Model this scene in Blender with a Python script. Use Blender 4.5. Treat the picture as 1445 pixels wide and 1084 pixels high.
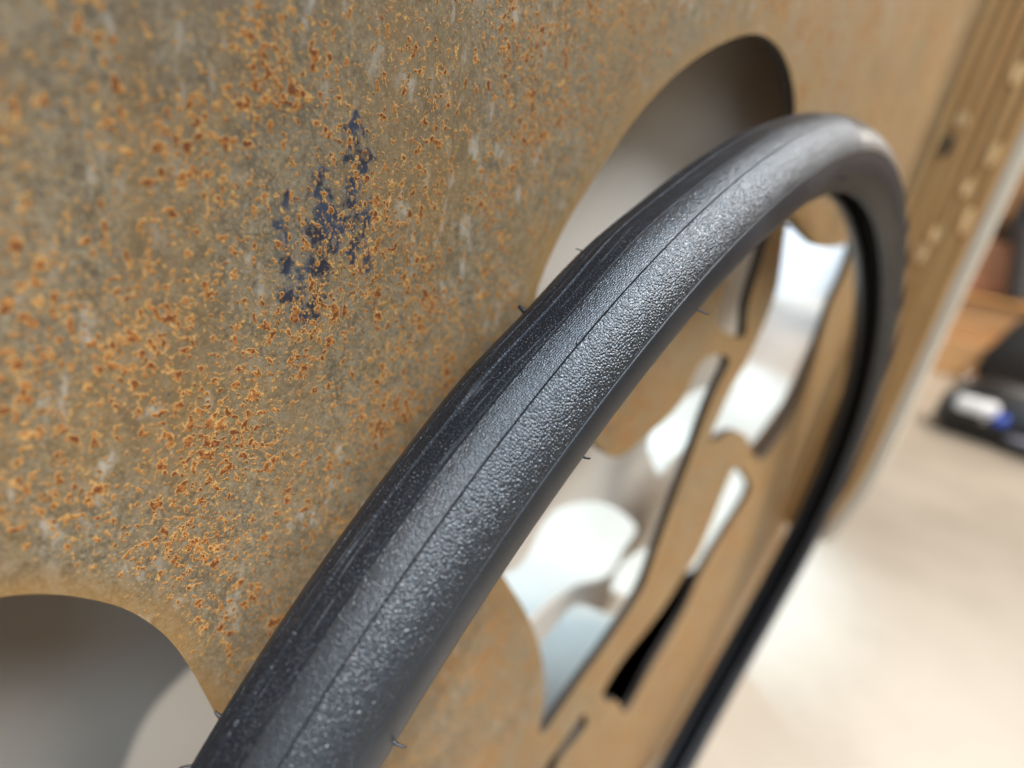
import bpy, bmesh, math, random
from mathutils import Vector, Matrix
from mathutils.geometry import delaunay_2d_cdt

random.seed(7)
scene = bpy.context.scene
C = scene.collection
for o in list(bpy.data.objects):
    bpy.data.objects.remove(o)

# ---------------------------------------------------------------- camera
CAM = Vector((-0.3209, -0.0723, 0.2747))
YAW, PITCH, ROLL = 0.8706, 0.332, 0.1824
fwd = Vector((math.sin(YAW) * math.cos(PITCH), math.cos(YAW) * math.cos(PITCH), -math.sin(PITCH)))
r0 = fwd.cross(Vector((0, 0, 1))).normalized()
u0 = r0.cross(fwd)
right = math.cos(ROLL) * r0 + math.sin(ROLL) * u0
up = -math.sin(ROLL) * r0 + math.cos(ROLL) * u0
cd = bpy.data.cameras.new('camera')
cam = bpy.data.objects.new('camera', cd)
C.objects.link(cam)
cam.matrix_world = Matrix(((right.x, up.x, -fwd.x, CAM.x),
                           (right.y, up.y, -fwd.y, CAM.y),
                           (right.z, up.z, -fwd.z, CAM.z),
                           (0, 0, 0, 1)))
cd.sensor_fit = 'HORIZONTAL'
cd.sensor_width = 36.0
cd.lens = 36.0 * 735.6 / 1445.0
cd.clip_start = 0.005
cd.clip_end = 100.0
cd.dof.use_dof = True
cd.dof.focus_distance = 0.111
cd.dof.aperture_fstop = 4.7
cd.dof.aperture_blades = 0
scene.camera = cam

# ---------------------------------------------------------------- world and lamps (indoor shop light plus added fills)
w = bpy.data.worlds.new('World')
scene.world = w
w.use_nodes = True
bg = w.node_tree.nodes['Background']
bg.inputs['Color'].default_value = (0.95, 0.79, 0.63, 1)
bg.inputs['Strength'].default_value = 0.215


def spot(name, loc, target, power, col, size_deg, blend, radius):
    l = bpy.data.lights.new(name, 'SPOT')
    l.energy = power
    l.color = col
    l.spot_size = math.radians(size_deg)
    l.spot_blend = blend
    l.shadow_soft_size = radius
    o = bpy.data.objects.new(name, l)
    C.objects.link(o)
    o.location = loc
    o.rotation_euler = (Vector(target) - Vector(loc)).to_track_quat('-Z', 'Y').to_euler()
    return o


def panel_lamp(name, loc, target, power, col, sx, sy):
    l = bpy.data.lights.new(name, 'AREA')
    l.shape = 'RECTANGLE'
    l.size, l.size_y = sx, sy
    l.energy = power
    l.color = col
    o = bpy.data.objects.new(name, l)
    C.objects.link(o)
    o.location = loc
    o.rotation_euler = (Vector(target) - Vector(loc)).to_track_quat('-Z', 'Y').to_euler()
    return o


panel_lamp('ceiling_panel_lamp', (-0.55, -0.95, 1.85), (-0.1, 0.0, 0.15), 41, (0.58, 0.78, 1.0), 1.8, 0.65)
spot('added_wedge_spot', (-1.60, -1.12, 2.28), (-0.30, 0.04, 0.10), 330, (0.97, 0.95, 0.93), 5.2, 0.7, 0.03)  # unseen tight spot, added to throw the light wedge in the lower-left hole
panel_lamp('back_wall_fill', (8.6, 0.7, 2.4), (9.2, 2.2, 0.0), 260, (0.74, 0.87, 1.0), 1.6, 0.5)  # added out of view to whiten the wall seen through the right hole
panel_lamp('left_cool_fill', (-2.7, -1.7, 0.75), (-0.2, 0.0, 0.2), 25, (0.56, 0.77, 1.0), 1.3, 1.2)  # unseen cool area lamp, added to lift the near tread's sheen
panel_lamp('plinth_fill', (3.9, -1.0, 2.3), (4.6, -0.3, 0.0), 95, (1.0, 0.93, 0.84), 1.2, 0.6)  # fill added overhead to brighten the far wooden plinth
spot('ceiling_spot_panel', (0.75, -1.25, 1.9), (0.12, 0.0, -0.14), 540, (0.96, 0.98, 1.0), 32, 0.7, 0.75)
spot('behind_fill_spot', (2.2, 1.6, 2.3), (1.9, 1.12, -0.35), 820, (0.48, 0.74, 1.0), 42, 0.5, 0.12)  # added blue fill, hidden behind the panel, for bluish whites through the holes
spot('back_floor_fill_spot', (1.1, 1.2, 2.3), (0.72, 0.60, -0.35), 800, (0.46, 0.73, 1.0), 28, 0.5, 0.1)  # second hidden blue fill, added to brighten the floor close behind the panel
spot('ceiling_spot_floor', (1.7, -1.2, 2.4), (2.0, -0.45, -0.35), 315, (1.0, 0.93, 0.84), 92, 0.4, 0.2)

scene.view_settings.view_transform = 'Standard'
scene.view_settings.look = 'None'
scene.view_settings.exposure = 0.0
scene.view_settings.gamma = 1.0
scene.view_settings.use_curve_mapping = False

# ---------------------------------------------------------------- helpers


def tag(o, label=None, cat=None, group=None, kind=None):
    if label: o['label'] = label
    if cat: o['category'] = cat
    if group: o['group'] = group
    if kind: o['kind'] = kind
    return o


def obj(name, me, mat=None, parent=None, smooth=False):
    o = bpy.data.objects.new(name, me)
    C.objects.link(o)
    if mat is not None and not me.materials:
        me.materials.append(mat)
    if parent is not None:
        o.parent = parent
    if smooth:
        me.polygons.foreach_set('use_smooth', [True] * len(me.polygons))
    return o


def empty(name, loc=(0, 0, 0)):
    o = bpy.data.objects.new(name, None)
    o.empty_display_size = 0.05
    C.objects.link(o)
    o.location = loc
    return o


def bm_mesh(name, bm):
    me = bpy.data.meshes.new(name)
    bm.to_mesh(me)
    bm.free()
    return me


def foot(me):
    for v in me.vertices:
        t = max(0.0, min(1.0, (0.07 - v.co.z) / 0.13))
        v.co.y += 0.020 * t * t * max(0.0, min(1.0, (0.03 - v.co.y) / 0.06))
    return me


def tall_box(name, x0, x1, y0, y1, z0, z1, bevel):
    bm = bmesh.new()
    bmesh.ops.create_cube(bm, size=1)
    bmesh.ops.scale(bm, vec=(x1 - x0, y1 - y0, z1 - z0), verts=bm.verts)
    bmesh.ops.translate(bm, vec=((x0 + x1) / 2, (y0 + y1) / 2, (z0 + z1) / 2), verts=bm.verts)
    bmesh.ops.bevel(bm, geom=bm.edges[:], offset=bevel, segments=1, affect='EDGES')
    for z in (-.04, -.02, 0, .02, .045, .07):
        bmesh.ops.bisect_plane(bm, geom=bm.verts[:] + bm.edges[:] + bm.faces[:], plane_co=(0, 0, z), plane_no=(0, 0, 1))
    return foot(bm_mesh(name, bm))


def box_mesh(name, x0, x1, y0, y1, z0, z1, bevel=0.0, seg=2):
    bm = bmesh.new()
    bmesh.ops.create_cube(bm, size=1)
    bmesh.ops.scale(bm, vec=(x1 - x0, y1 - y0, z1 - z0), verts=bm.verts)
    bmesh.ops.translate(bm, vec=((x0 + x1) / 2, (y0 + y1) / 2, (z0 + z1) / 2), verts=bm.verts)
    if bevel:
        bmesh.ops.bevel(bm, geom=bm.edges[:] + bm.verts[:], offset=bevel, segments=seg, affect='EDGES', profile=0.5)
    return bm_mesh(name, bm)


class NT:
    """tiny node builder"""
    def __init__(self, name):
        self.m = bpy.data.materials.new(name)
        self.m.use_nodes = True
        self.t = self.m.node_tree
        self.b = self.t.nodes['Principled BSDF']

    def n(self, typ, **kw):
        nd = self.t.nodes.new(typ)
        for k, v in kw.items():
            setattr(nd, k, v)
        return nd

    def l(self, a, b):
        self.t.links.new(a, b)

    def put(self, sock, v):
        if hasattr(v, 'is_linked') or hasattr(v, 'links'):
            self.l(v, sock)
        elif isinstance(v, (tuple, list)) and len(v) == 3 and sock.type == 'RGBA':
            sock.default_value = (*v, 1)
        else:
            sock.default_value = v

    def math(self, op, a, b=0.0, c=None, clamp=False):
        nd = self.n('ShaderNodeMath', operation=op, use_clamp=clamp)
        self.put(nd.inputs[0], a)
        self.put(nd.inputs[1], b)
        if c is not None: self.put(nd.inputs[2], c)
        return nd.outputs[0]

    def mapr(self, v, a, b, c=0.0, d=1.0, smooth=True):
        nd = self.n('ShaderNodeMapRange', interpolation_type='SMOOTHSTEP' if smooth else 'LINEAR')
        self.put(nd.inputs['Value'], v)
        nd.inputs['From Min'].default_value = a
        nd.inputs['From Max'].default_value = b
        nd.inputs['To Min'].default_value = c
        nd.inputs['To Max'].default_value = d
        return nd.outputs['Result']

    def mix(self, f, a, b):
        nd = self.n('ShaderNodeMix', data_type='RGBA')
        self.put(nd.inputs['Factor'], f)
        self.put(nd.inputs[6], a)
        self.put(nd.inputs[7], b)
        return nd.outputs[2]

    def noise(self, vec, scale, detail=3, rough=0.55, dist=0.0):
        nd = self.n('ShaderNodeTexNoise')
        self.l(vec, nd.inputs['Vector'])
        nd.inputs['Scale'].default_value = scale
        nd.inputs['Detail'].default_value = detail
        nd.inputs['Roughness'].default_value = rough
        nd.inputs['Distortion'].default_value = dist
        return nd.outputs['Fac']

    def voro(self, vec, scale, feature='F1', rnd=1.0, smooth=None):
        nd = self.n('ShaderNodeTexVoronoi', feature=feature)
        self.l(vec, nd.inputs['Vector'])
        nd.inputs['Scale'].default_value = scale
        nd.inputs['Randomness'].default_value = rnd
        if smooth is not None: nd.inputs['Smoothness'].default_value = smooth
        return nd

    def mapping(self, vec, scale=(1, 1, 1), loc=(0, 0, 0), rot=(0, 0, 0)):
        nd = self.n('ShaderNodeMapping')
        self.l(vec, nd.inputs['Vector'])
        nd.inputs['Scale'].default_value = scale
        nd.inputs['Location'].default_value = loc
        nd.inputs['Rotation'].default_value = rot
        return nd.outputs['Vector']

    def bump(self, height, dist, strength=1.0, normal=None):
        nd = self.n('ShaderNodeBump')
        self.l(height, nd.inputs['Height'])
        nd.inputs['Distance'].default_value = dist
        nd.inputs['Strength'].default_value = strength
        if normal is not None: self.l(normal, nd.inputs['Normal'])
        return nd.outputs['Normal']


def pos(nt):
    return nt.n('ShaderNodeNewGeometry').outputs['Position']


def objco(nt):
    return nt.n('ShaderNodeTexCoord').outputs['Object']


# ---------------------------------------------------------------- materials
def rust_material():
    nt = NT('rusted_steel')
    P0 = objco(nt)
    P = nt.mapping(P0, scale=(1.0, 1.0, 0.8))
    edge = nt.n('ShaderNodeAttribute', attribute_name='edge_dist').outputs['Fac']
    ink = nt.n('ShaderNodeAttribute', attribute_name='ink').outputs['Fac']
    # base sheet: grey brown with slow clouds and a fine mottled grain
    cloud = nt.noise(P, 22, 3, 0.6)
    mott = nt.noise(P, 420, 4, 0.65)
    grain = nt.noise(P, 1700, 3, 0.7)
    base = nt.mix(nt.mapr(mott, 0.3, 0.7), (0.112, 0.082, 0.047), (0.225, 0.167, 0.099))
    base = nt.mix(nt.mapr(grain, 0.52, 0.70, 0.0, 0.80), base, (0.062, 0.039, 0.018))
    base = nt.mix(nt.mapr(grain, 0.47, 0.32, 0.0, 0.65), base, (0.360, 0.271, 0.163))
    base = nt.mix(nt.mapr(cloud, 0.45, 0.68, 0.0, 0.50), base, (0.225, 0.125, 0.040))
    sepx = nt.n('ShaderNodeSeparateXYZ')
    nt.l(P0, sepx.inputs[0])
    och = nt.math('MULTIPLY', nt.mapr(sepx.outputs[0], -0.24, 0.02, 0.0, 0.55), nt.mapr(nt.noise(P, 14, 3), 0.3, 0.6, 0.55, 1.0))
    base = nt.mix(och, base, (0.360, 0.214, 0.079))
    runs = nt.noise(nt.mapping(P0, scale=(1.0, 1.0, 0.10), loc=(6, 0, 3)), 90, 3, 0.6)
    base = nt.mix(nt.mapr(runs, 0.50, 0.72, 0.0, 0.45), base, (0.20, 0.110, 0.036))
    blot = nt.noise(nt.mapping(P, loc=(8, 0, 5)), 48, 3, 0.6)
    base = nt.mix(nt.mapr(blot, 0.52, 0.70, 0.0, 0.40), base, (0.085, 0.058, 0.032))
    # bare greyish flecks
    fleckn = nt.noise(nt.mapping(P, scale=(1.2, 1, 0.7), loc=(3, 0, 1)), 190, 3, 0.6)
    fmask = nt.mapr(nt.noise(nt.mapping(P, loc=(0.7, 0, 0.3)), 30, 2), 0.40, 0.58)
    base = nt.mix(nt.math('MULTIPLY', nt.mapr(fleckn, 0.54, 0.70, 0, 0.70), fmask), base, (0.420, 0.356, 0.273))
    # blue-black ink streaks over a thin veil, worn by the grain
    inkn = nt.noise(P, 430, 4, 0.7)
    veil = nt.math('MULTIPLY', nt.mapr(nt.math('ADD', ink, nt.math('MULTIPLY', nt.math('SUBTRACT', inkn, 0.5), 1.2)), 0.25, 0.7), 0.42)
    base = nt.mix(veil, base, (0.101, 0.099, 0.092))
    inkf = nt.math('MULTIPLY', nt.mapr(nt.math('ADD', ink, nt.math('MULTIPLY', nt.math('SUBTRACT', inkn, 0.5), 3.0)), 0.52, 0.92), 0.94)
    inkc = nt.mix(nt.mapr(nt.noise(P, 160, 2), 0.42, 0.6), (0.013, 0.013, 0.024), (0.026, 0.036, 0.058))
    base = nt.mix(inkf, base, inkc)
    # rust blooms: pale ochre halo, orange body, red-brown core
    clus = nt.noise(nt.mapping(P, loc=(1.3, 0, 2.1)), 60, 3, 0.6)
    n1 = nt.noise(P, 600, 1.8, 0.55, 0.0)
    n2 = nt.noise(nt.mapping(P, loc=(5, 0, 2)), 1150, 1.8, 0.6, 0.0)
    n3 = nt.noise(nt.mapping(P, loc=(2, 0, 7)), 1900, 2, 0.6)
    far = nt.mapr(edge, 0.0, 0.009, 0.86, 1.0)
    n0 = nt.noise(nt.mapping(P, loc=(4, 0, 9)), 250, 3.0, 0.6, 0.2)
    v0 = nt.math('ADD', n0, nt.math('MULTIPLY', nt.math('SUBTRACT', clus, 0.5), 0.30))
    v1 = nt.math('ADD', n1, nt.math('MULTIPLY', nt.math('SUBTRACT', clus, 0.5), 0.34))
    v2 = nt.math('ADD', n2, nt.math('MULTIPLY', nt.math('SUBTRACT', clus, 0.5), 0.34))
    v = nt.math('MULTIPLY', nt.math('MAXIMUM', nt.math('SUBTRACT', v0, 0.035), nt.math('MAXIMUM', v1, nt.math('SUBTRACT', v2, 0.012))), far)
    v = nt.math('ADD', v, nt.math('MULTIPLY', nt.math('SUBTRACT', n3, 0.5), 0.05))
    v = nt.math('ADD', v, nt.math('MULTIPLY', nt.math('SUBTRACT', nt.noise(nt.mapping(P, loc=(9, 0, 4)), 20, 2, 0.5), 0.5), 0.17))
    col = nt.mix(nt.mapr(v, 0.520, 0.605, 0, 0.55), base, (0.260, 0.142, 0.044))
    col = nt.mix(nt.mapr(v, 0.600, 0.620, 0, 0.95), col, (0.530, 0.294, 0.092))
    col = nt.mix(nt.mapr(v, 0.620, 0.640, 0, 0.95), col, (0.360, 0.128, 0.025))
    dark = nt.noise(P, 1100, 2, 0.5)
    col = nt.mix(nt.math('MULTIPLY', nt.mapr(v, 0.632, 0.675), nt.mapr(dark, 0.38, 0.56, 0.2, 0.9)), col, (0.105, 0.028, 0.007))
    # laser-cut heat tint along the cut edges
    ed = nt.math('ADD', edge, nt.math('MULTIPLY', nt.math('SUBTRACT', nt.noise(P, 120, 3), 0.5), 0.010))
    col = nt.mix(nt.mapr(ed, -0.001, 0.009, 0.62, 0.0), col, (0.309, 0.157, 0.041))
    nt.l(col, nt.b.inputs['Base Color'])
    rough = nt.mapr(v, 0.5, 0.66, 0.55, 0.9)
    nt.l(rough, nt.b.inputs['Roughness'])
    nt.b.inputs['Specular IOR Level'].default_value = 0.35
    h = nt.math('ADD', nt.math('MULTIPLY', nt.mapr(v, 0.55, 0.68), 1.0),
                nt.math('ADD', nt.math('MULTIPLY', mott, 0.6), nt.math('MULTIPLY', grain, 0.35)))
    nt.l(nt.bump(h, 0.00011, 0.8), nt.b.inputs['Normal'])
    return nt.m


def rubber_material(name, kind):
    """kind: 'strip', 'fine', 'pebble' (UV in metres: u along the tyre, v across), 'side', 'inner'"""
    nt = NT(name)
    uv = nt.n('ShaderNodeUVMap', uv_map='UVMap').outputs['UV']
    tc = nt.n('ShaderNodeTexCoord').outputs['Object']
    dust = nt.noise(uv, 2600, 2, 0.6)
    patch = nt.noise(tc, 34, 3, 0.6)
    b0 = (0.012, 0.013, 0.016)
    dustcol = (0.22, 0.22, 0.23)
    if kind == 'strip':
        col = nt.mix(nt.math('MULTIPLY', nt.mapr(dust, 0.58, 0.70, 0, 0.8), nt.mapr(patch, 0.3, 0.6, 0.35, 1.0)), b0, dustcol)
        streak = nt.noise(nt.mapping(uv, scale=(60, 900, 1)), 1.0, 3, 0.6)
        col = nt.mix(nt.mapr(streak, 0.55, 0.74, 0, 0.34), col, dustcol)
        h = nt.math('ADD', nt.math('MULTIPLY', nt.noise(uv, 2400, 2, 0.5), 1.0), nt.math('MULTIPLY', nt.noise(uv, 900, 2), 0.6))
        nrm = nt.bump(h, 0.00012, 0.9)
        rough = 0.40
    elif kind in ('pebble', 'fine'):
        nrm = nt.bump(nt.noise(uv, 3000, 2, 0.5), 0.00003, 0.6)
        col = nt.mix(nt.mapr(dust, 0.66, 0.78, 0, 0.25), b0, dustcol)
        rough = 0.38
    elif kind == 'side':
        col = nt.mix(nt.mapr(dust, 0.60, 0.78, 0, 0.32), b0, dustcol)
        col = nt.mix(nt.mapr(patch, 0.48, 0.75, 0, 0.18), col, (0.12, 0.115, 0.11))
        h = nt.noise(uv, 1800, 3, 0.6)
        nrm = nt.bump(h, 0.00010, 0.7)
        rough = 0.42
    else:
        col = nt.mix(patch, (0.012, 0.012, 0.013), (0.02, 0.02, 0.021))
        wv = nt.n('ShaderNodeTexWave', wave_type='BANDS', bands_direction='X')
        nt.l(nt.mapping(uv, rot=(0, 0, 0.785)), wv.inputs['Vector'])
        wv.inputs['Scale'].default_value = 300
        nrm = nt.bump(wv.outputs['Fac'], 0.0001, 0.5)
        rough = 0.6
    nt.put(nt.b.inputs['Base Color'], col)
    nt.b.inputs['Roughness'].default_value = rough
    nt.b.inputs['Specular IOR Level'].default_value = {'pebble': 1.0, 'fine': 0.9, 'strip': 0.2, 'side': 0.5, 'inner': 0.2}[kind]
    if kind in ('pebble', 'fine'):
        nt.b.inputs['Coat Weight'].default_value = 0.25
        nt.b.inputs['Coat Roughness'].default_value = 0.3
        nt.l(nrm, nt.b.inputs['Coat Normal'])
    nt.l(nrm, nt.b.inputs['Normal'])
    return nt.m


def wood_material(name, c0, c1, scale=1.0, axis=2, rough=0.55):
    nt = NT(name)
    P = objco(nt)
    s = [14.0, 14.0, 14.0]
    s[axis] = 1.0
    g = nt.noise(nt.mapping(P, scale=tuple(v * scale for v in s)), 8, 5, 0.65, 0.6)
    f = nt.noise(nt.mapping(P, scale=tuple(v * scale for v in s)), 40, 3, 0.6)
    inf = nt.n('ShaderNodeObjectInfo').outputs['Random']
    col = nt.mix(nt.mapr(g, 0.3, 0.7), c0, c1)
    col = nt.mix(nt.mapr(f, 0.5, 0.75, 0, 0.4), col, tuple(v * 0.6 for v in c0))
    nt.l(nt.mix(nt.math('MULTIPLY', inf, 0.25), col, tuple(v * 0.7 for v in c1)), nt.b.inputs['Base Color'])
    nt.b.inputs['Roughness'].default_value = rough
    nt.l(nt.bump(g, 0.0006, 0.6), nt.b.inputs['Normal'])
    return nt.m


def plain(name, col, rough=0.5, metal=0.0, var=0.15, nscale=30, coat=0.0):
    nt = NT(name)
    P = objco(nt)
    n = nt.noise(P, nscale, 4, 0.6)
    nt.l(nt.mix(n, tuple(max(0, v * (1 - var)) for v in col), tuple(min(1, v * (1 + var)) for v in col)), nt.b.inputs['Base Color'])
    nt.b.inputs['Roughness'].default_value = rough
    nt.b.inputs['Metallic'].default_value = metal
    nt.b.inputs['Coat Weight'].default_value = coat
    nt.l(nt.bump(n, 0.0005, 0.3), nt.b.inputs['Normal'])
    return nt.m


def floor_material():
    nt = NT('pale_floor')
    P = objco(nt)
    n = nt.noise(P, 2.2, 5, 0.6)
    f = nt.noise(P, 60, 4, 0.65)
    col = nt.mix(nt.mapr(n, 0.3, 0.7), (0.355, 0.298, 0.232), (0.455, 0.392, 0.315))
    col = nt.mix(nt.mapr(f, 0.55, 0.75, 0, 0.35), col, (0.30, 0.25, 0.19))
    nt.l(col, nt.b.inputs['Base Color'])
    nt.b.inputs['Roughness'].default_value = 0.45
    nt.l(nt.bump(f, 0.001, 0.4), nt.b.inputs['Normal'])
    return nt.m


M_RUST = rust_material()
M_WALL = plain('white_wall_paint', (0.74, 0.76, 0.78), 0.7, 0, 0.05, 3)
M_TAUPE = plain('taupe_paint', (0.64, 0.555, 0.455), 0.6, 0, 0.05, 14)
M_CUT = plain('shaded_cut_edge', (0.035, 0.024, 0.016), 0.7, 0, 0.4, 300)  # near-black puts the shade of the cut rim into its colour
M_STRIP = rubber_material('rubber_centre', 'strip')
M_FINE = rubber_material('rubber_fine_grain', 'fine')
M_PEB = rubber_material('rubber_pebbled', 'pebble')
M_SIDE = rubber_material('rubber_sidewall', 'side')
M_IN = rubber_material('rubber_inner', 'inner')
M_PLYA = wood_material('ply_light', (0.60, 0.295, 0.090), (0.74, 0.42, 0.155))
M_PLYB = wood_material('ply_dark', (0.14, 0.062, 0.020), (0.26, 0.13, 0.045))
M_LITSPOT = wood_material('lit_spot_wood', (0.74, 0.44, 0.18), (0.84, 0.55, 0.26))  # paler wood colour standing for blurred spots of light
M_LIP = wood_material('pale_lipping', (0.66, 0.52, 0.36), (0.76, 0.63, 0.47))
M_BOX = wood_material('plinth_wood', (0.50, 0.27, 0.11), (0.64, 0.38, 0.18), 0.3, axis=1)
M_FLOOR = floor_material()
M_BLACK = plain('black_plastic', (0.015, 0.015, 0.016), 0.35, 0, 0.3)
M_BAG = plain('black_fabric', (0.012, 0.012, 0.013), 0.85, 0, 0.3)
M_DULL = plain('dull_black_felt', (0.004, 0.004, 0.004), 1.0, 0, 0.3)
M_DULL.node_tree.nodes['Principled BSDF'].inputs['Specular IOR Level'].default_value = 0.0
M_GREY = plain('grey_rubber', (0.06, 0.058, 0.06), 0.6, 0, 0.2)
M_WHITE = plain('white_gloss', (0.85, 0.85, 0.86), 0.2, 0, 0.03, coat=0.5)
M_BLUE = plain('blue_gloss', (0.03, 0.10, 0.60), 0.25, 0, 0.1, coat=0.5)
M_CHROME = plain('chrome', (0.8, 0.8, 0.8), 0.08, 1.0, 0.05)
M_RAIL = plain('grey_blue_metal', (0.20, 0.20, 0.24), 0.4, 0.6, 0.1)
M_CLAY = wood_material('reddish_wood', (0.45, 0.20, 0.10), (0.56, 0.28, 0.15), 0.3, axis=1)

# ---------------------------------------------------------------- floor
FLOOR_Z = -0.3458
bm = bmesh.new()
bmesh.ops.create_grid(bm, x_segments=8, y_segments=8, size=15)
fl = obj('floor', bm_mesh('floor', bm), M_FLOOR)
fl.location = (6, 0, FLOOR_Z)
tag(fl, kind='structure')

wl = obj('wall', box_mesh('wall', -4, 16, 2.2, 2.4, FLOOR_Z - .02, 3.0), M_WALL)
tag(wl, kind='structure')

# ---------------------------------------------------------------- display panel: cut rusty sheet over a polished backing
SHEET_Y = 0.032
SHEET_T = 0.0055
STAND_OFF = 0.045
HOLES = [
 [(-0.3282,0.1947),(-0.324,0.1967),(-0.3206,0.1967),(-0.3153,0.1946),(-0.3096,0.1906),(-0.3033,0.1842),(-0.2975,0.1745),(-0.293,0.1625),(-0.2881,0.1446),(-0.284,0.1285),(-0.2804,0.1082),(-0.2832,0.0835),(-0.3059,0.0748),(-0.3471,0.0955),(-0.3545,0.1357),(-0.3442,0.1781)],
 [(-0.1925,0.2459),(-0.1922,0.2545),(-0.1851,0.2713),(-0.1728,0.2899),(-0.1592,0.3077),(-0.1414,0.3246),(-0.1191,0.3393),(-0.0933,0.3513),(-0.0698,0.3555),(-0.0456,0.3529),(-0.0225,0.3423),(-0.0071,0.3221),(-0.0021,0.2976),(0.0006,0.2687),(0.0031,0.2418),(0.0133,0.221),(-0.0352,0.2307),(-0.04,0.2445),(-0.0431,0.2558),(-0.0661,0.2633),(-0.0974,0.2581),(-0.1321,0.2414),(-0.1634,0.233),(-0.1832,0.2367)],
 [(-0.0397,0.2119),(0.0007,0.2079),(-0.0069,0.1833),(-0.0113,0.1501),(-0.0165,0.108),(-0.0200,0.0744),(-0.0250,0.0440),(-0.0508,0.0204),(-0.0842,-0.0007),(-0.112,-0.0164),(-0.1208,0.0197),(-0.1331,0.0567),(-0.1557,0.0978),(-0.1776,0.129),(-0.1932,0.1532),(-0.1864,0.1726),(-0.1599,0.1837),(-0.1405,0.185),(-0.1309,0.1799),(-0.1158,0.1707),(-0.1028,0.1689),(-0.0852,0.1742),(-0.0662,0.1805),(-0.0509,0.1904)],
 [(0.0244,0.2918),(0.0549,0.289),(0.0987,0.2825),(0.1435,0.2832),(0.2114,0.2902),(0.2225,0.2664),(0.2143,0.2444),(0.2157,0.2216),(0.2288,0.1821),(0.2266,0.1436),(0.2086,0.1096),(0.1723,0.0925),(0.134,0.1093),(0.0938,0.1351),(0.054,0.1474),(0.0163,0.1487),(0.0225,0.1841),(0.0387,0.2071),(0.0477,0.249)],
 [(0.095,0.105),(0.142,0.0832),(0.1709,0.0594),(0.1334,0.026),(0.1069,0.0036),(0.0959,-0.0371),(0.0759,-0.0616),(0.0538,-0.0828),(0.0295,-0.1114),(-0.0008,-0.0763),(-0.0235,-0.0587),(-0.0355,-0.039),(-0.0164,-0.0218),(0.029,-0.0055),(0.0589,0.0169),(0.0792,0.0319),(0.0855,0.0611)],
 [(-0.0594,-0.0427),(-0.048,-0.0617),(-0.058,-0.0672),(-0.0759,-0.0719),(-0.086,-0.0886),(-0.1046,-0.0698),(-0.0895,-0.0578),(-0.0733,-0.0491)],
]
INK = [(-0.2601,0.2834,-0.2594,0.2774),(-0.2573,0.278,-0.2594,0.2718),(-0.267,0.2723,-0.266,0.2698),(-0.2662,0.2698,-0.2646,0.261),(-0.2601,0.2714,-0.2585,0.2664),(-0.2591,0.2655,-0.2583,0.2573),(-0.2564,0.268,-0.2543,0.2555),(-0.2731,0.2608,-0.2727,0.254),(-0.2732,0.2496,-0.2718,0.2457),(-0.2689,0.2438,-0.2664,0.2466),(-0.266,0.2574,-0.2653,0.2538),(-0.2682,0.2629,-0.2676,0.256),(-0.2623,0.2643,-0.2623,0.2598),(-0.2736,0.2676,-0.2733,0.2661),(-0.2698,0.2532,-0.2705,0.2478),(-0.2666,0.2501,-0.2662,0.2477)]
PX0, PX1, PZ0, PZ1 = -0.95, 0.47, FLOOR_Z + 0.004, 0.80


def catmull(pts, sub=6):
    out = []
    n = len(pts)
    for i in range(n):
        p0, p1, p2, p3 = (Vector(pts[(i + k) % n]) for k in (-1, 0, 1, 2))
        for s in range(sub):
            t = s / sub
            out.append(0.5 * ((2 * p1) + (-p0 + p2) * t + (2 * p0 - 5 * p1 + 4 * p2 - p3) * t * t + (-p0 + 3 * p1 - 3 * p2 + p3) * t ** 3))
    return out


def inside(pt, poly):
    x, y = pt
    c = False
    j = len(poly) - 1
    for i in range(len(poly)):
        xi, yi = poly[i]
        xj, yj = poly[j]
        if (yi > y) != (yj > y) and x < (xj - xi) * (y - yi) / (yj - yi) + xi:
            c = not c
        j = i
    return c


def seg_dist(px, pz, ax, az, bx, bz):
    dx, dz = bx - ax, bz - az
    L = dx * dx + dz * dz
    t = 0 if L == 0 else max(0, min(1, ((px - ax) * dx + (pz - az) * dz) / L))
    return math.hypot(px - ax - t * dx, pz - az - t * dz)


loops = [catmull(h) for h in HOLES]
boxes = [(min(p[0] for p in l) - .02, max(p[0] for p in l) + .02, min(p[1] for p in l) - .02, max(p[1] for p in l) + .02) for l in loops]


def edge_distance(x, z):
    d = 0.02
    for l, b in zip(loops, boxes):
        if b[0] < x < b[1] and b[2] < z < b[3]:
            for i in range(0, len(l)):
                a, c = l[i - 1], l[i]
                d = min(d, seg_dist(x, z, a[0], a[1], c[0], c[1]))
    return d


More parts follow.
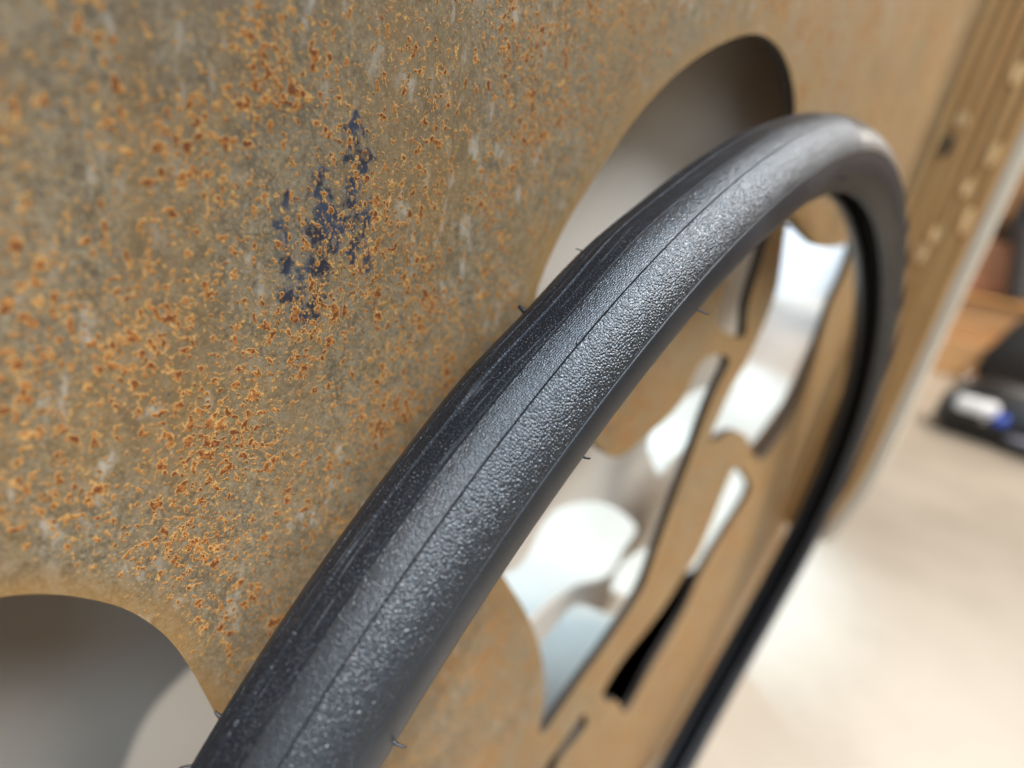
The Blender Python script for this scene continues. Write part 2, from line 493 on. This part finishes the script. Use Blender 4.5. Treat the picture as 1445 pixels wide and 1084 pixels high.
def cut_sheet(loops, y0, thick, grids):
    """flat sheet with holes: constrained triangulation, then the rim extruded back"""
    boxes = [(min(p[0] for p in l), max(p[0] for p in l), min(p[1] for p in l), max(p[1] for p in l)) for l in loops]
    vs, es = [], []

    def ring(pts):
        o = len(vs)
        vs.extend(Vector((p[0], p[1])) for p in pts)
        es.extend((o + i, o + (i + 1) % len(pts)) for i in range(len(pts)))
    ring([(PX0, PZ0), (PX1, PZ0), (PX1, PZ1), (PX0, PZ1)])
    for l in loops: ring(l)
    pts = set()
    for (x0, x1, z0, z1, st) in grids:
        for i in range(int((x1 - x0) / st) + 1):
            for k in range(int((z1 - z0) / st) + 1):
                pts.add((round(x0 + (i + 0.5 * (k % 2)) * st, 5), round(z0 + k * st, 5)))
    vs.extend(Vector(p) for p in pts)
    V, E_, F_, *_ = delaunay_2d_cdt(vs, es, [], 0, 1e-6)
    faces = []
    for f in F_:
        c = sum((V[i] for i in f), Vector((0, 0))) / len(f)
        if not any(b[0] < c[0] < b[1] and b[2] < c[1] < b[3] and inside(c, l) for l, b in zip(loops, boxes)):
            faces.append(f)
    bm = bmesh.new()
    fv = [bm.verts.new((v[0], y0, v[1])) for v in V]
    for f in faces:
        try:
            bm.faces.new([fv[i] for i in f])
        except ValueError:
            pass
    bmesh.ops.delete(bm, geom=[v for v in bm.verts if not v.link_faces], context='VERTS')
    bmesh.ops.recalc_face_normals(bm, faces=bm.faces)
    if sum(f.normal.y for f in bm.faces) > 0:
        bmesh.ops.reverse_faces(bm, faces=bm.faces)
    be = [e for e in bm.edges if e.is_boundary]
    ret = bmesh.ops.extrude_edge_only(bm, edges=be)
    nv = [g for g in ret['geom'] if isinstance(g, bmesh.types.BMVert)]
    for v in nv: v.co.y += thick
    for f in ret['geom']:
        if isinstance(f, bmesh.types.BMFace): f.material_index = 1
    bmesh.ops.recalc_face_normals(bm, faces=bm.faces)
    return bm_mesh('cut_sheet', bm)


def build_sheet():
    me = cut_sheet(loops, SHEET_Y, SHEET_T, [(PX0 + .03, PX1 - .03, PZ0 + .03, PZ1 - .03, .03), (-.36, .27, -.13, .37, .006), (-.279, -.249, .240, .288, .0009)])
    me.materials.append(M_RUST)
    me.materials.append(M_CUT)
    ea = me.attributes.new('edge_dist', 'FLOAT', 'POINT')
    ia = me.attributes.new('ink', 'FLOAT', 'POINT')
    ed, ik = [], []
    for v in me.vertices:
        x, _, z = v.co
        ed.append(edge_distance(x, z))
        k = 0.0
        if -.285 < x < -.24 and .235 < z < .295:
            d = min(seg_dist(x, z, *s) for s in INK)
            k = max(0.0, 1.0 - d / 0.0042)
        ik.append(k)
    ea.data.foreach_set('value', ed)
    ia.data.foreach_set('value', ik)
    return me


panel = empty('display_panel', (0, SHEET_Y, FLOOR_Z))
tag(panel, 'tall rusty cut-out steel display panel standing close behind the tyre', 'display panel')


def child(o, parent):
    o.parent = parent
    o.matrix_parent_inverse = parent.matrix_world.inverted()
    return o


bpy.context.view_layer.update()
child(obj('steel_sheet', build_sheet(), M_RUST), panel)['label'] = 'rust-speckled steel sheet with curved cut-outs'
# painted second sheet standing off behind, with its own cut-outs
BACK_HOLES = [
 [(-0.1323,0.0743),(-0.1049,0.0723),(-0.0881,0.0987),(-0.0684,0.102),(-0.0297,0.0914),(0.0159,0.0657),(0.0554,0.0344),(0.0452,0.0192),(0.0264,-0.0011),(-0.0255,0.0152),(-0.0571,0.0184),(-0.0789,0.0146),(-0.1058,0.0252),(-0.14,0.0584)],
 [(0.0479,0.0086),(0.1227,-0.0101),(0.1385,-0.0516),(0.124,-0.08),(0.0718,-0.0451),(0.0325,-0.0152)],
 [(-0.0335,-0.0024),(-0.0136,-0.0073),(0.0216,-0.0334),(0.0637,-0.0653),(0.1132,-0.1012),(0.1024,-0.1224),(0.0444,-0.1649),(-0.0151,-0.1776),(-0.0547,-0.1167),(-0.0605,-0.0284),(-0.0453,-0.011)],
 [(0.0224,0.1278),(0.0437,0.1499),(0.0994,0.1575),(0.1457,0.1529),(0.1612,0.111),(0.1291,0.0998),(0.0909,0.0965),(0.0675,0.0832),(0.0391,0.1067)],
 [(0.1295,0.3015),(0.2729,0.3099),(0.4977,0.3185),(0.4513,0.2777),(0.4339,0.2076),(0.4046,0.1133),(0.3743,0.0821),(0.3194,0.0522),(0.2639,0.0547),(0.1348,0.08),(0.1188,0.1468),(0.1316,0.1907),(0.1472,0.2398)],
 [(0.2047,0.0656),(0.3776,0.0102),(0.4282,-0.0609),(0.3635,-0.1184),(0.3009,-0.1357),(0.3242,-0.2195),(0.2621,-0.2924),(0.2229,-0.3454),(0.0855,-0.2077),(0.0579,-0.1382),(0.1449,-0.0913),(0.2159,-0.0691),(0.2063,-0.0132)],
 [(0.0478,-0.1582),(0.1017,-0.2314),(0.0671,-0.2436),(0.0329,-0.2843),(-0.0305,-0.2081),(0.0018,-0.1841)],
]
mb = cut_sheet([catmull(h, 5) for h in BACK_HOLES], SHEET_Y + STAND_OFF, .003, [(PX0 + .05, PX1 - .05, PZ0 + .05, PZ1 - .05, .05)])
mb.materials.append(M_TAUPE)
mb.materials.append(M_TAUPE)
child(obj('backing_sheet', mb, M_TAUPE), panel)['label'] = 'taupe painted sheet with rounded cut-outs behind the rusty one'
# black plate fixed behind the lower slot
pts = [(.15, -.095), (.31, -.125), (.345, -.22), (.28, -.335), (.20, -.335), (.085, -.26), (.078, -.19), (.10, -.135)]
bm = bmesh.new()
fr = [bm.verts.new((p[0], .0835, p[1])) for p in pts]
bk = [bm.verts.new((p[0], .0865, p[1])) for p in pts]
bm.faces.new(fr)
bm.faces.new(bk[::-1])
for i in range(len(pts)):
    bm.faces.new((fr[i], bk[i], bk[(i + 1) % len(pts)], fr[(i + 1) % len(pts)]))
bmesh.ops.recalc_face_normals(bm, faces=bm.faces)
child(obj('black_plate', bm_mesh('black_plate', bm), M_DULL), panel)['label'] = 'dull black plate behind the lower slot'

# plywood side: stacked plies seen edge on, pale front lipping
side = empty('plywood_upright', (0.40, 0, -0.06))
tag(side, 'layered plywood upright with drilled holes at the right end of rusty panel', 'upright')
bpy.context.view_layer.update()
y = SHEET_Y - .0006
plies = [.0075, .0052, .0075, .0050, .0080, .0052, .0070, .0052, .0075, .0050, .0080]
tot = sum(plies)
sc_ = (SHEET_Y - .0006 + .031) / tot
zb, zt = -.06, .82
for i, th_ in enumerate(plies):
    th2 = th_ * sc_
    xo = .4 + (.0034 if i % 2 else 0.0) + random.uniform(-.0005, .0005)
    me = tall_box('ply', xo, .424, y - th2 + .0002, y, zb, zt, .0003)
    child(obj('ply', me, M_PLYB if i % 2 else M_PLYA), side)
    y -= th2
child(obj('lipping', tall_box('lipping', .398, .425, -.0455, -.0312, zb, zt, .0025), M_LIP), side)['label'] = 'pale bevelled wooden front lipping'
# dark peg hole, and pale discs that paint soft lit spots on the upright
for (yy, zz, m, nm) in [(.020, .404, M_BLACK, 'peg_hole'), (.016, .428, M_LITSPOT, 'lit_spot'), (-.012, .469, M_LITSPOT, 'lit_spot'), (-.019, .398, M_LITSPOT, 'lit_spot'), (-.011, .366, M_LITSPOT, 'lit_spot'),
                        (-.002, .318, M_LITSPOT, 'lit_spot'), (.004, .298, M_LITSPOT, 'lit_spot'), (-.022, .335, M_LITSPOT, 'lit_spot')]:
    bm = bmesh.new()
    bmesh.ops.create_cone(bm, cap_ends=True, segments=20, radius1=.0062, radius2=.0052, depth=.0036)
    bmesh.ops.scale(bm, vec=(0.8, 2.0 if nm == 'peg_hole' else random.uniform(1.2, 2.2), 1), verts=bm.verts)
    bmesh.ops.rotate(bm, cent=(0, 0, 0), matrix=Matrix.Rotation(math.radians(-90), 3, 'Y'), verts=bm.verts)
    bmesh.ops.rotate(bm, cent=(0, 0, 0), matrix=Matrix.Rotation(math.radians(90), 3, 'X'), verts=bm.verts)
    bmesh.ops.translate(bm, vec=(.399, yy, zz), verts=bm.verts)
    child(obj(nm, bm_mesh(nm, bm), m), side)

# ---------------------------------------------------------------- tyre: swept section on a slightly sagging loop
TP = [0.32624, -0.00441, -0.00331, -0.00284, -0.00108, -0.00154, -0.00095, -0.00016, -0.00074, -5e-05, 0.00039, -0.00162, -0.00167, 0.00032, 0.00148, -0.00146, 0.00274, 0.00281]
RS = 0.0162


def t_R(a): return TP[0] + sum(TP[2 * k - 1] * math.cos(k * a) + TP[2 * k] * math.sin(k * a) for k in range(1, 6))
def t_Y(a): return TP[11] + sum(TP[11 + 2 * k - 1] * math.cos(k * a) + TP[11 + 2 * k] * math.sin(k * a) for k in range(1, 4))


def lump(a, c, wd): return math.exp(-((a - math.radians(c)) / math.radians(wd)) ** 2)


def tyre_pt(a, psi, dr):
    """a: angle round the loop (0 = top), psi: degrees across the section (0 = crown, + towards the viewer), dr: height over RS"""
    # creases in the loose casing
    wob = 0
    if psi < 30:
        wv = max(0.0, min(1.0, (30 - psi) / 30))
        wob = wv * (1.2 * math.sin(a * 23 + 0.6) * lump(a, -42, 16) + 1.6 * lump(a, -41.0, 2.6) - 1.3 * lump(a, -36.5, 2.4) + 0.8 * lump(a, -55, 3) + 1.0 * lump(a, -29, 3))
        dr = dr + 0.00035 * wv * (lump(a, -46, 2.5) - lump(a, -42.5, 2.0) + .8 * lump(a, -38, 2.5) - .7 * lump(a, -34, 2.5))
    ps = math.radians(psi + wob)
    r = RS + dr
    # loose casing closes up towards the beads
    ap = abs(psi)
    if ap > 100: r -= 0.0020 * ((ap - 100) / 45.0) ** 1.3
    R = t_R(a) + r * math.cos(ps)
    return (R * math.sin(a), t_Y(a) - r * math.sin(ps), R * math.cos(a))


def lin(a, b, n): return [a + (b - a) * i / n for i in range(n + 1)]


import numpy as np
NA = 1260
ANG = [-math.pi + 2 * math.pi * i / NA for i in range(NA)]


def dense_angles(step_m, lo=-66.0, hi=-14.0):
    st = step_m / 0.34
    lo, hi = math.radians(lo), math.radians(hi)
    out = [a for a in ANG if a < lo - .002]
    n = int((hi - lo) / st)
    out += [lo + (hi - lo) * i / n for i in range(n + 1)]
    out += [a for a in ANG if a > hi + .002]
    return out


def pebbles(U, V, cell, seed, warp):
    """leathery cell relief in metres (0..1): domed cells split by narrow creases"""
    rng = np.random.default_rng(seed)
    G = rng.random((256, 256, 3))
    def vn(x, y, k):
        xi, yi = np.floor(x).astype(int), np.floor(y).astype(int)
        fx, fy = x - xi, y - yi
        fx, fy = fx * fx * (3 - 2 * fx), fy * fy * (3 - 2 * fy)
        g = lambda i, j: G[(xi + i) % 256, (yi + j) % 256, k]
        return (g(0, 0) * (1 - fx) + g(1, 0) * fx) * (1 - fy) + (g(0, 1) * (1 - fx) + g(1, 1) * fx) * fy
    x, y = U / cell, V / cell
    x, y = x + warp * (vn(x * 1.3, y * 1.3, 0) - .5), y + warp * (vn(x * 1.3 + 31, y * 1.3 + 7, 1) - .5)
    xi, yi = np.floor(x).astype(int), np.floor(y).astype(int)
    f1 = np.full(x.shape, 9.0)
    f2 = np.full(x.shape, 9.0)
    hh = np.zeros(x.shape)
    for i in (-1, 0, 1):
        for j in (-1, 0, 1):
            c = G[(xi + i) % 256, (yi + j) % 256]
            d = np.hypot(xi + i + .1 + .8 * c[..., 0] - x, yi + j + .1 + .8 * c[..., 1] - y)
            n1 = d < f1
            f2 = np.where(n1, f1, np.minimum(f2, d))
            hh = np.where(n1, c[..., 2], hh)
            f1 = np.where(n1, d, f1)
    e = np.clip((f2 - f1) / 0.55, 0, 1)
    dome = e * (2 - e)
    return dome * (.65 + .5 * hh) + .30 * vn(x * 2.1, y * 2.1, 2)


def strip(name, prof, mat, label=None, angles=None, relief=None):
    """prof: list of (psi, dr) swept round the loop; relief = (cell size, height, seed, warp)"""
    angs = angles or ANG
    n = len(prof)
    na = len(angs)
    sv = [0.0]
    for k in range(1, n):
        sv.append(sv[-1] + math.hypot(math.radians(prof[k][0] - prof[k - 1][0]) * RS, prof[k][1] - prof[k - 1][1]))
    ua = [(a + math.pi) * 0.34 for a in angs]
    H = np.zeros((na, n))
    if relief:
        cell, hgt, seed, warp = relief
        U, V = np.meshgrid(np.array(ua), np.array(sv), indexing='ij')
        fade = np.clip(np.minimum(V - 0, sv[-1] - V) / .0004, 0, 1)
        A = np.array(angs)
        inr = np.clip(np.minimum(A - math.radians(-66), math.radians(-14) - A) / .01, 0, 1)[:, None]
        H = pebbles(U, V, cell, seed, warp) * hgt * fade * inr
    verts = [tyre_pt(a, ps, dr + H[i, k]) for i, a in enumerate(angs) for k, (ps, dr) in enumerate(prof)]
    i = np.repeat(np.arange(na), n - 1)
    k = np.tile(np.arange(n - 1), na)
    j = (i + 1) % na
    quads = np.stack([i * n + k, i * n + k + 1, j * n + k + 1, j * n + k], 1)
    me = bpy.data.meshes.new(name)
    me.from_pydata(verts, [], quads.tolist())
    uvl = me.uv_layers.new(name='UVMap')
    ua2 = np.array(ua + [2 * math.pi * 0.34])
    sva = np.array(sv)
    uv = np.stack([ua2[i], sva[k], ua2[i], sva[k + 1], ua2[i + 1], sva[k + 1], ua2[i + 1], sva[k]], 1).ravel()
    uvl.data.foreach_set('uv', uv.astype(np.float32))
    me.update()
    # outward facing
    f = me.polygons[len(me.polygons) // 2]
    c = f.center
    a0 = math.atan2(c.x, c.z)
    core = Vector((t_R(a0) * math.sin(a0), t_Y(a0), t_R(a0) * math.cos(a0)))
    if f.normal.dot(c - core) < 0: me.flip_normals()
    o = obj(name, me, mat, tyre, True)
    if label: o['label'] = label
    return o


tyre = empty('bicycle_tyre', (0, 0, 0))
tag(tyre, 'loose black bicycle tyre with pebbled tread standing upright before the rusty panel', 'tyre')

E1, E2, MID, E3 = 9.0, 12.0, 33.0, 75.5
# centre strip, slightly sunk, with a thin raised lip towards the back edge
strip('centre_strip', [(-E1, .00012), (-E1 + .5, -.00002)] + [(p, -.00012) for p in lin(-E1 + 1.2, E2 - 2.2, 16)] + [(E2 - 1.6, -.00020), (E2 - .9, -.00065), (E2, -.00065)], M_STRIP, 'smooth dusty centre strip of the tread')
# viewer-side shoulder
strip('shoulder_tread', [(E2, -.00065), (E2 + .45, .00015), (E2 + 1.1, .00034)] + [(p, .00025) for p in lin(E2 + 2, MID - .6, 58)] + [(MID - .18, .00015), (MID, -.00002)], M_FINE, 'finely grained tread band beside the parting line', dense_angles(.0001), (.00048, .00013, 3, .5))
strip('shoulder_tread', [(MID, -.00002), (MID + .18, .00015)] + [(p, .00025) for p in lin(MID + .6, E3 - 1.6, 104)]  + [(E3 - 1.4, .00024)], M_PEB, 'coarsely pebbled tread band', dense_angles(.000115), (.00070, .00019, 5, .6))
strip('sidewall', [(E3 - 1.4, .00024), (E3 - .9, .00046), (E3 - .1, .00054), (E3 + .6, .00040), (E3 + 1.2, .00002), (E3 + 2.0, -.00012)] + [(p, -.00016) for p in lin(E3 + 3, 138, 40)] + [(141, -.0001)], M_SIDE)
# panel-side shoulder
strip('shoulder_tread', [(-E1, .00012), (-E1 - .5, .00044), (-E1 - 1.2, .00012)] + [(p, .00002) for p in lin(-E1 - 2, -23, 9)] + [(-23.4, .00016), (-23.9, .00034), (-24.5, .00016), (-25, .00000)] + [(p, .00000) for p in lin(-26, -70, 30)] + [(-71, .00018), (-72, .00030), (-73, .00000)], M_STRIP)
strip('sidewall', [(-73, .00000)] + [(p, -.00014) for p in lin(-74, -138, 40)] + [(-141, -.0001)], M_SIDE)
# beads and inner lining
for s in (-1, 1):
    strip('bead', [(s * 141, -.0001), (s * 144, .0006), (s * 148, .0008), (s * 152, .0003), (s * 153, -.0010), (s * 150, -.0024), (s * 145, -.0030), (s * 140, -.0027)], M_SIDE)
strip('inner_lining', [(p, -.0022 - .0005 * math.cos(math.radians(p)) ** 2) for p in lin(-141, 141, 60)], M_IN)


def spew(name, deg, psi, length, rad, bend, seg=10):
    a = math.radians(deg)
    p0 = Vector(tyre_pt(a, psi, -.0004))
    p1 = Vector(tyre_pt(a, psi, .001))
    n = (p1 - p0).normalized()
    tan = (Vector(tyre_pt(a + .01, psi, 0)) - Vector(tyre_pt(a, psi, 0))).normalized()
    lat = n.cross(tan)
    bm = bmesh.new()
    rings = []
    K = 7
    for i in range(K + 1):
        t = i / K
        c = p0 + n * (length * t) + (tan * bend[0] + lat * bend[1]) * (length * t * t)
        rr = rad * (1.25 - .45 * t) if i else rad * 1.8
        rings.append([bm.verts.new(c + (tan * math.cos(q) + lat * math.sin(q)) * rr) for q in (2 * math.pi * k / seg for k in range(seg))])
    for i in range(K):
        for k in range(seg):
            bm.faces.new((rings[i][k], rings[i][(k + 1) % seg], rings[i + 1][(k + 1) % seg], rings[i + 1][k]))
    bm.faces.new(rings[-1])
    bmesh.ops.recalc_face_normals(bm, faces=bm.faces)
    obj(name, bm_mesh(name, bm), M_BLACK, tyre, True)


for (dg, ps, ln, rd, bd) in [(-37, 106, .0031, .00027, (.3, -.2)), (-57, 100, .0026, .00030, (.2, -.3)), (-42.3, -46, .0024, .00055, (.1, .2)),
                             (-38.5, -38, .0018, .00018, (-.4, .2)), (-61, -38, .0022, .00024, (-.5, .0)), (-59.5, -44, .0018, .00032, (.2, .1)),
                             (-43.2, 33, .0011, .00016, (.6, .5)), (-18, 103, .0030, .00024, (-.4, .4)), (-26, 128, .0030, .00022, (.4, .3)),
                             (-45.5, 124, .0022, .00030, (.3, .2)), (25, 60, .0028, .00022, (.4, .3)), (100, 80, .0028, .00022, (.4, .3)), (60, -70, .0028, .00022, (.4, .3))]:
    spew('rubber_hair', dg, ps, ln, rd, bd)

# ---------------------------------------------------------------- background, far and soft
def at_floor(o, x, y): o.location = (x, y, FLOOR_Z)


pl = empty('wooden_plinth', (4.75, -0.18, FLOOR_Z))
tag(pl, 'low stepped orange-brown wooden plinth at the far edge of the floor', 'plinth')
bpy.context.view_layer.update()
for (x0, x1, y0, y1, z0, z1, nm, m) in [
    (4.48, 5.5, -1.05, .76, FLOOR_Z + .002, FLOOR_Z + .257, 'lower_step', M_BOX),
    (4.61, 5.5, -1.05, .76, FLOOR_Z + .260, FLOOR_Z + .53, 'upper_step', M_BOX),
    (4.58, 5.52, -1.07, .78, FLOOR_Z + .533, FLOOR_Z + .565, 'top_board', M_PLYA),
    (5.1, 5.5, -1.05, .76, FLOOR_Z + .568, FLOOR_Z + 2.3, 'back_board', M_PLYB)]:
    child(obj(nm, box_mesh(nm, x0, x1, y0, y1, z0, z1, .012), m), pl)

cr = empty('cardboard_box', (4.9, 0.0, FLOOR_Z + .566))
tag(cr, 'reddish-brown box standing on the wooden plinth', 'box')
bpy.context.view_layer.update()
child(obj('box_body', box_mesh('box_body', 4.75, 5.04, -.37, .35, FLOOR_Z + .568, FLOOR_Z + .90, .01), M_CLAY), cr)
child(obj('lid', box_mesh('lid', 4.74, 5.05, -.38, .36, FLOOR_Z + .901, FLOOR_Z + .94, .01), M_CLAY), cr)

case = empty('black_case', (4.88, -.2, FLOOR_Z + .94))
tag(case, 'black hard case on top of the reddish-brown box at right edge', 'case')
bpy.context.view_layer.update()
child(obj('case_body', box_mesh('case_body', 4.78, 5.0, -.35, .05, FLOOR_Z + .943, FLOOR_Z + 1.28, .03, 3), M_BLACK), case)
child(obj('case_handle', box_mesh('case_handle', 4.86, 4.92, -.22, -.09, FLOOR_Z + 1.27, FLOOR_Z + 1.32, .015, 2), M_GREY), case)

# ribbed dark roll standing on the plinth
rl = empty('ribbed_roll', (5.5, -.3, FLOOR_Z + .75))
tag(rl, 'dark grey ribbed roll leaning on the wooden plinth', 'roll')
bm = bmesh.new()
prof = []
N = 24
for i in range(N + 1):
    z = i / N * .42
    prof.append((.055 + (.006 if i % 2 else 0), z))
rings = [[bm.verts.new((r * math.cos(q), r * math.sin(q), z)) for q in (2 * math.pi * k / 24 for k in range(24))] for r, z in prof]
for i in range(N):
    for k in range(24):
        bm.faces.new((rings[i][k], rings[i][(k + 1) % 24], rings[i + 1][(k + 1) % 24], rings[i + 1][k]))
bm.faces.new(rings[0][::-1])
bm.faces.new(rings[-1])
o = obj('roll_body', bm_mesh('roll_body', bm), M_GREY, rl)
rl.scale = (1.3, 1.3, 1.2)
rl.rotation_euler = (math.radians(-14), 0, 0)
rl.location = (4.66, -.18, FLOOR_Z + .585)

# black bag slumped against the plinth
bm = bmesh.new()
bmesh.ops.create_icosphere(bm, subdivisions=4, radius=1)
for v in bm.verts:
    c = v.co.copy()
    e = 0.55
    v.co = Vector([math.copysign(abs(t) ** e, t) for t in c])
    k = 1 - .22 * max(0, v.co.z)
    v.co.x *= .20 * k
    v.co.y *= .34 * k
    v.co.z = (v.co.z + 1) * .30
    v.co += Vector((math.sin(v.co.z * 17) * .012, math.sin(v.co.z * 11 + c.x * 3) * .015, math.sin(c.y * 5) * .012))
bagr = empty('black_bag', (4.19, -.42, FLOOR_Z + .010))
bagr.scale = (.855, .855, .855)
tag(bagr, 'bulky black fabric bag in front of the wooden plinth at right edge', 'bag')
obj('bag_body', bm_mesh('bag_body', bm), M_BAG, bagr, True)
bm = bmesh.new()
pth = [Vector((0, -.12 + .24 * i / 14, .58 + .10 * math.sin(math.pi * i / 14))) for i in range(15)]
rg = [[bm.verts.new(p + Vector((.014 * math.cos(q), 0, .014 * math.sin(q)))) for q in (2 * math.pi * k / 8 for k in range(8))] for p in pth]
for i in range(14):
    for k in range(8):
        bm.faces.new((rg[i][k], rg[i][(k + 1) % 8], rg[i + 1][(k + 1) % 8], rg[i + 1][k]))
obj('handle', bm_mesh('handle', bm), M_BAG, bagr, True)

# black wheeled base with white cap and blue knob
dv = empty('wheeled_base', (2.73, -.156, FLOOR_Z))
dv.scale = (.855, .855, .855)
tag(dv, 'black wheeled stand base with white cap and blue knob on the floor', 'stand base')


def loft(name, secs, mat, parent, seg=24, e=.6):
    """secs: (z, cx, cy, rx, ry)"""
    bm = bmesh.new()
    rr = []
    for (z, cx, cy, rx, ry) in secs:
        row = []
        for k in range(seg):
            q = 2 * math.pi * k / seg
            cq, sq = math.cos(q), math.sin(q)
            row.append(bm.verts.new((cx + rx * math.copysign(abs(cq) ** e, cq), cy + ry * math.copysign(abs(sq) ** e, sq), z)))
        rr.append(row)
    for i in range(len(rr) - 1):
        for k in range(seg):
            bm.faces.new((rr[i][k], rr[i][(k + 1) % seg], rr[i + 1][(k + 1) % seg], rr[i + 1][k]))
    bm.faces.new(rr[0][::-1])
    bm.faces.new(rr[-1])
    return obj(name, bm_mesh(name, bm), mat, parent, True)


loft('body', [(.02, 0, -.20, .12, .30), (.05, 0, -.20, .15, .34), (.18, 0, -.20, .15, .33), (.26, .02, -.22, .12, .28), (.30, .02, -.24, .08, .22)], M_BLACK, dv)
loft('column', [(.24, .03, -.34, .05, .12), (.50, .06, -.40, .05, .10), (.80, .08, -.44, .04, .08)], M_BLACK, dv)
loft('cap', [(.14, -.165, -.01, .02, .070), (.155, -.17, -.01, .03, .085), (.20, -.165, -.01, .03, .085), (.215, -.155, -.01, .02, .07)], M_WHITE, dv, e=.85)
loft('knob', [(.12, -.17, -.115, .018, .018), (.13, -.175, -.115, .024, .028), (.165, -.175, -.115, .024, .028), (.175, -.17, -.115, .015, .016)], M_BLUE, dv, e=1)
loft('rail', [(.055, -.17, -.36, .02, .20), (.07, -.175, -.36, .022, .21), (.095, -.17, -.36, .02, .20)], M_RAIL, dv, e=.5)
for yy in (.06, -.44):
    bm = bmesh.new()
    bmesh.ops.create_cone(bm, cap_ends=True, segments=24, radius1=.05, radius2=.05, depth=.04)
    bmesh.ops.bevel(bm, geom=[e for e in bm.edges if abs(e.verts[0].co.z - e.verts[1].co.z) < 1e-6], offset=.01, segments=2, affect='EDGES')
    bmesh.ops.rotate(bm, cent=(0, 0, 0), matrix=Matrix.Rotation(math.radians(90), 3, 'X'), verts=bm.verts)
    bmesh.ops.translate(bm, vec=(-.06, yy, .05), verts=bm.verts)
    obj('caster', bm_mesh('caster', bm), M_GREY, dv, True)
for (xx, yy, zz, r) in [(-.10, .07, .30, .014), (-.185, -.06, .125, .012)]:
    bm = bmesh.new()
    bmesh.ops.create_uvsphere(bm, u_segments=16, v_segments=10, radius=r)
    bmesh.ops.translate(bm, vec=(xx, yy, zz), verts=bm.verts)
    obj('stud', bm_mesh('stud', bm), M_CHROME, dv, True)
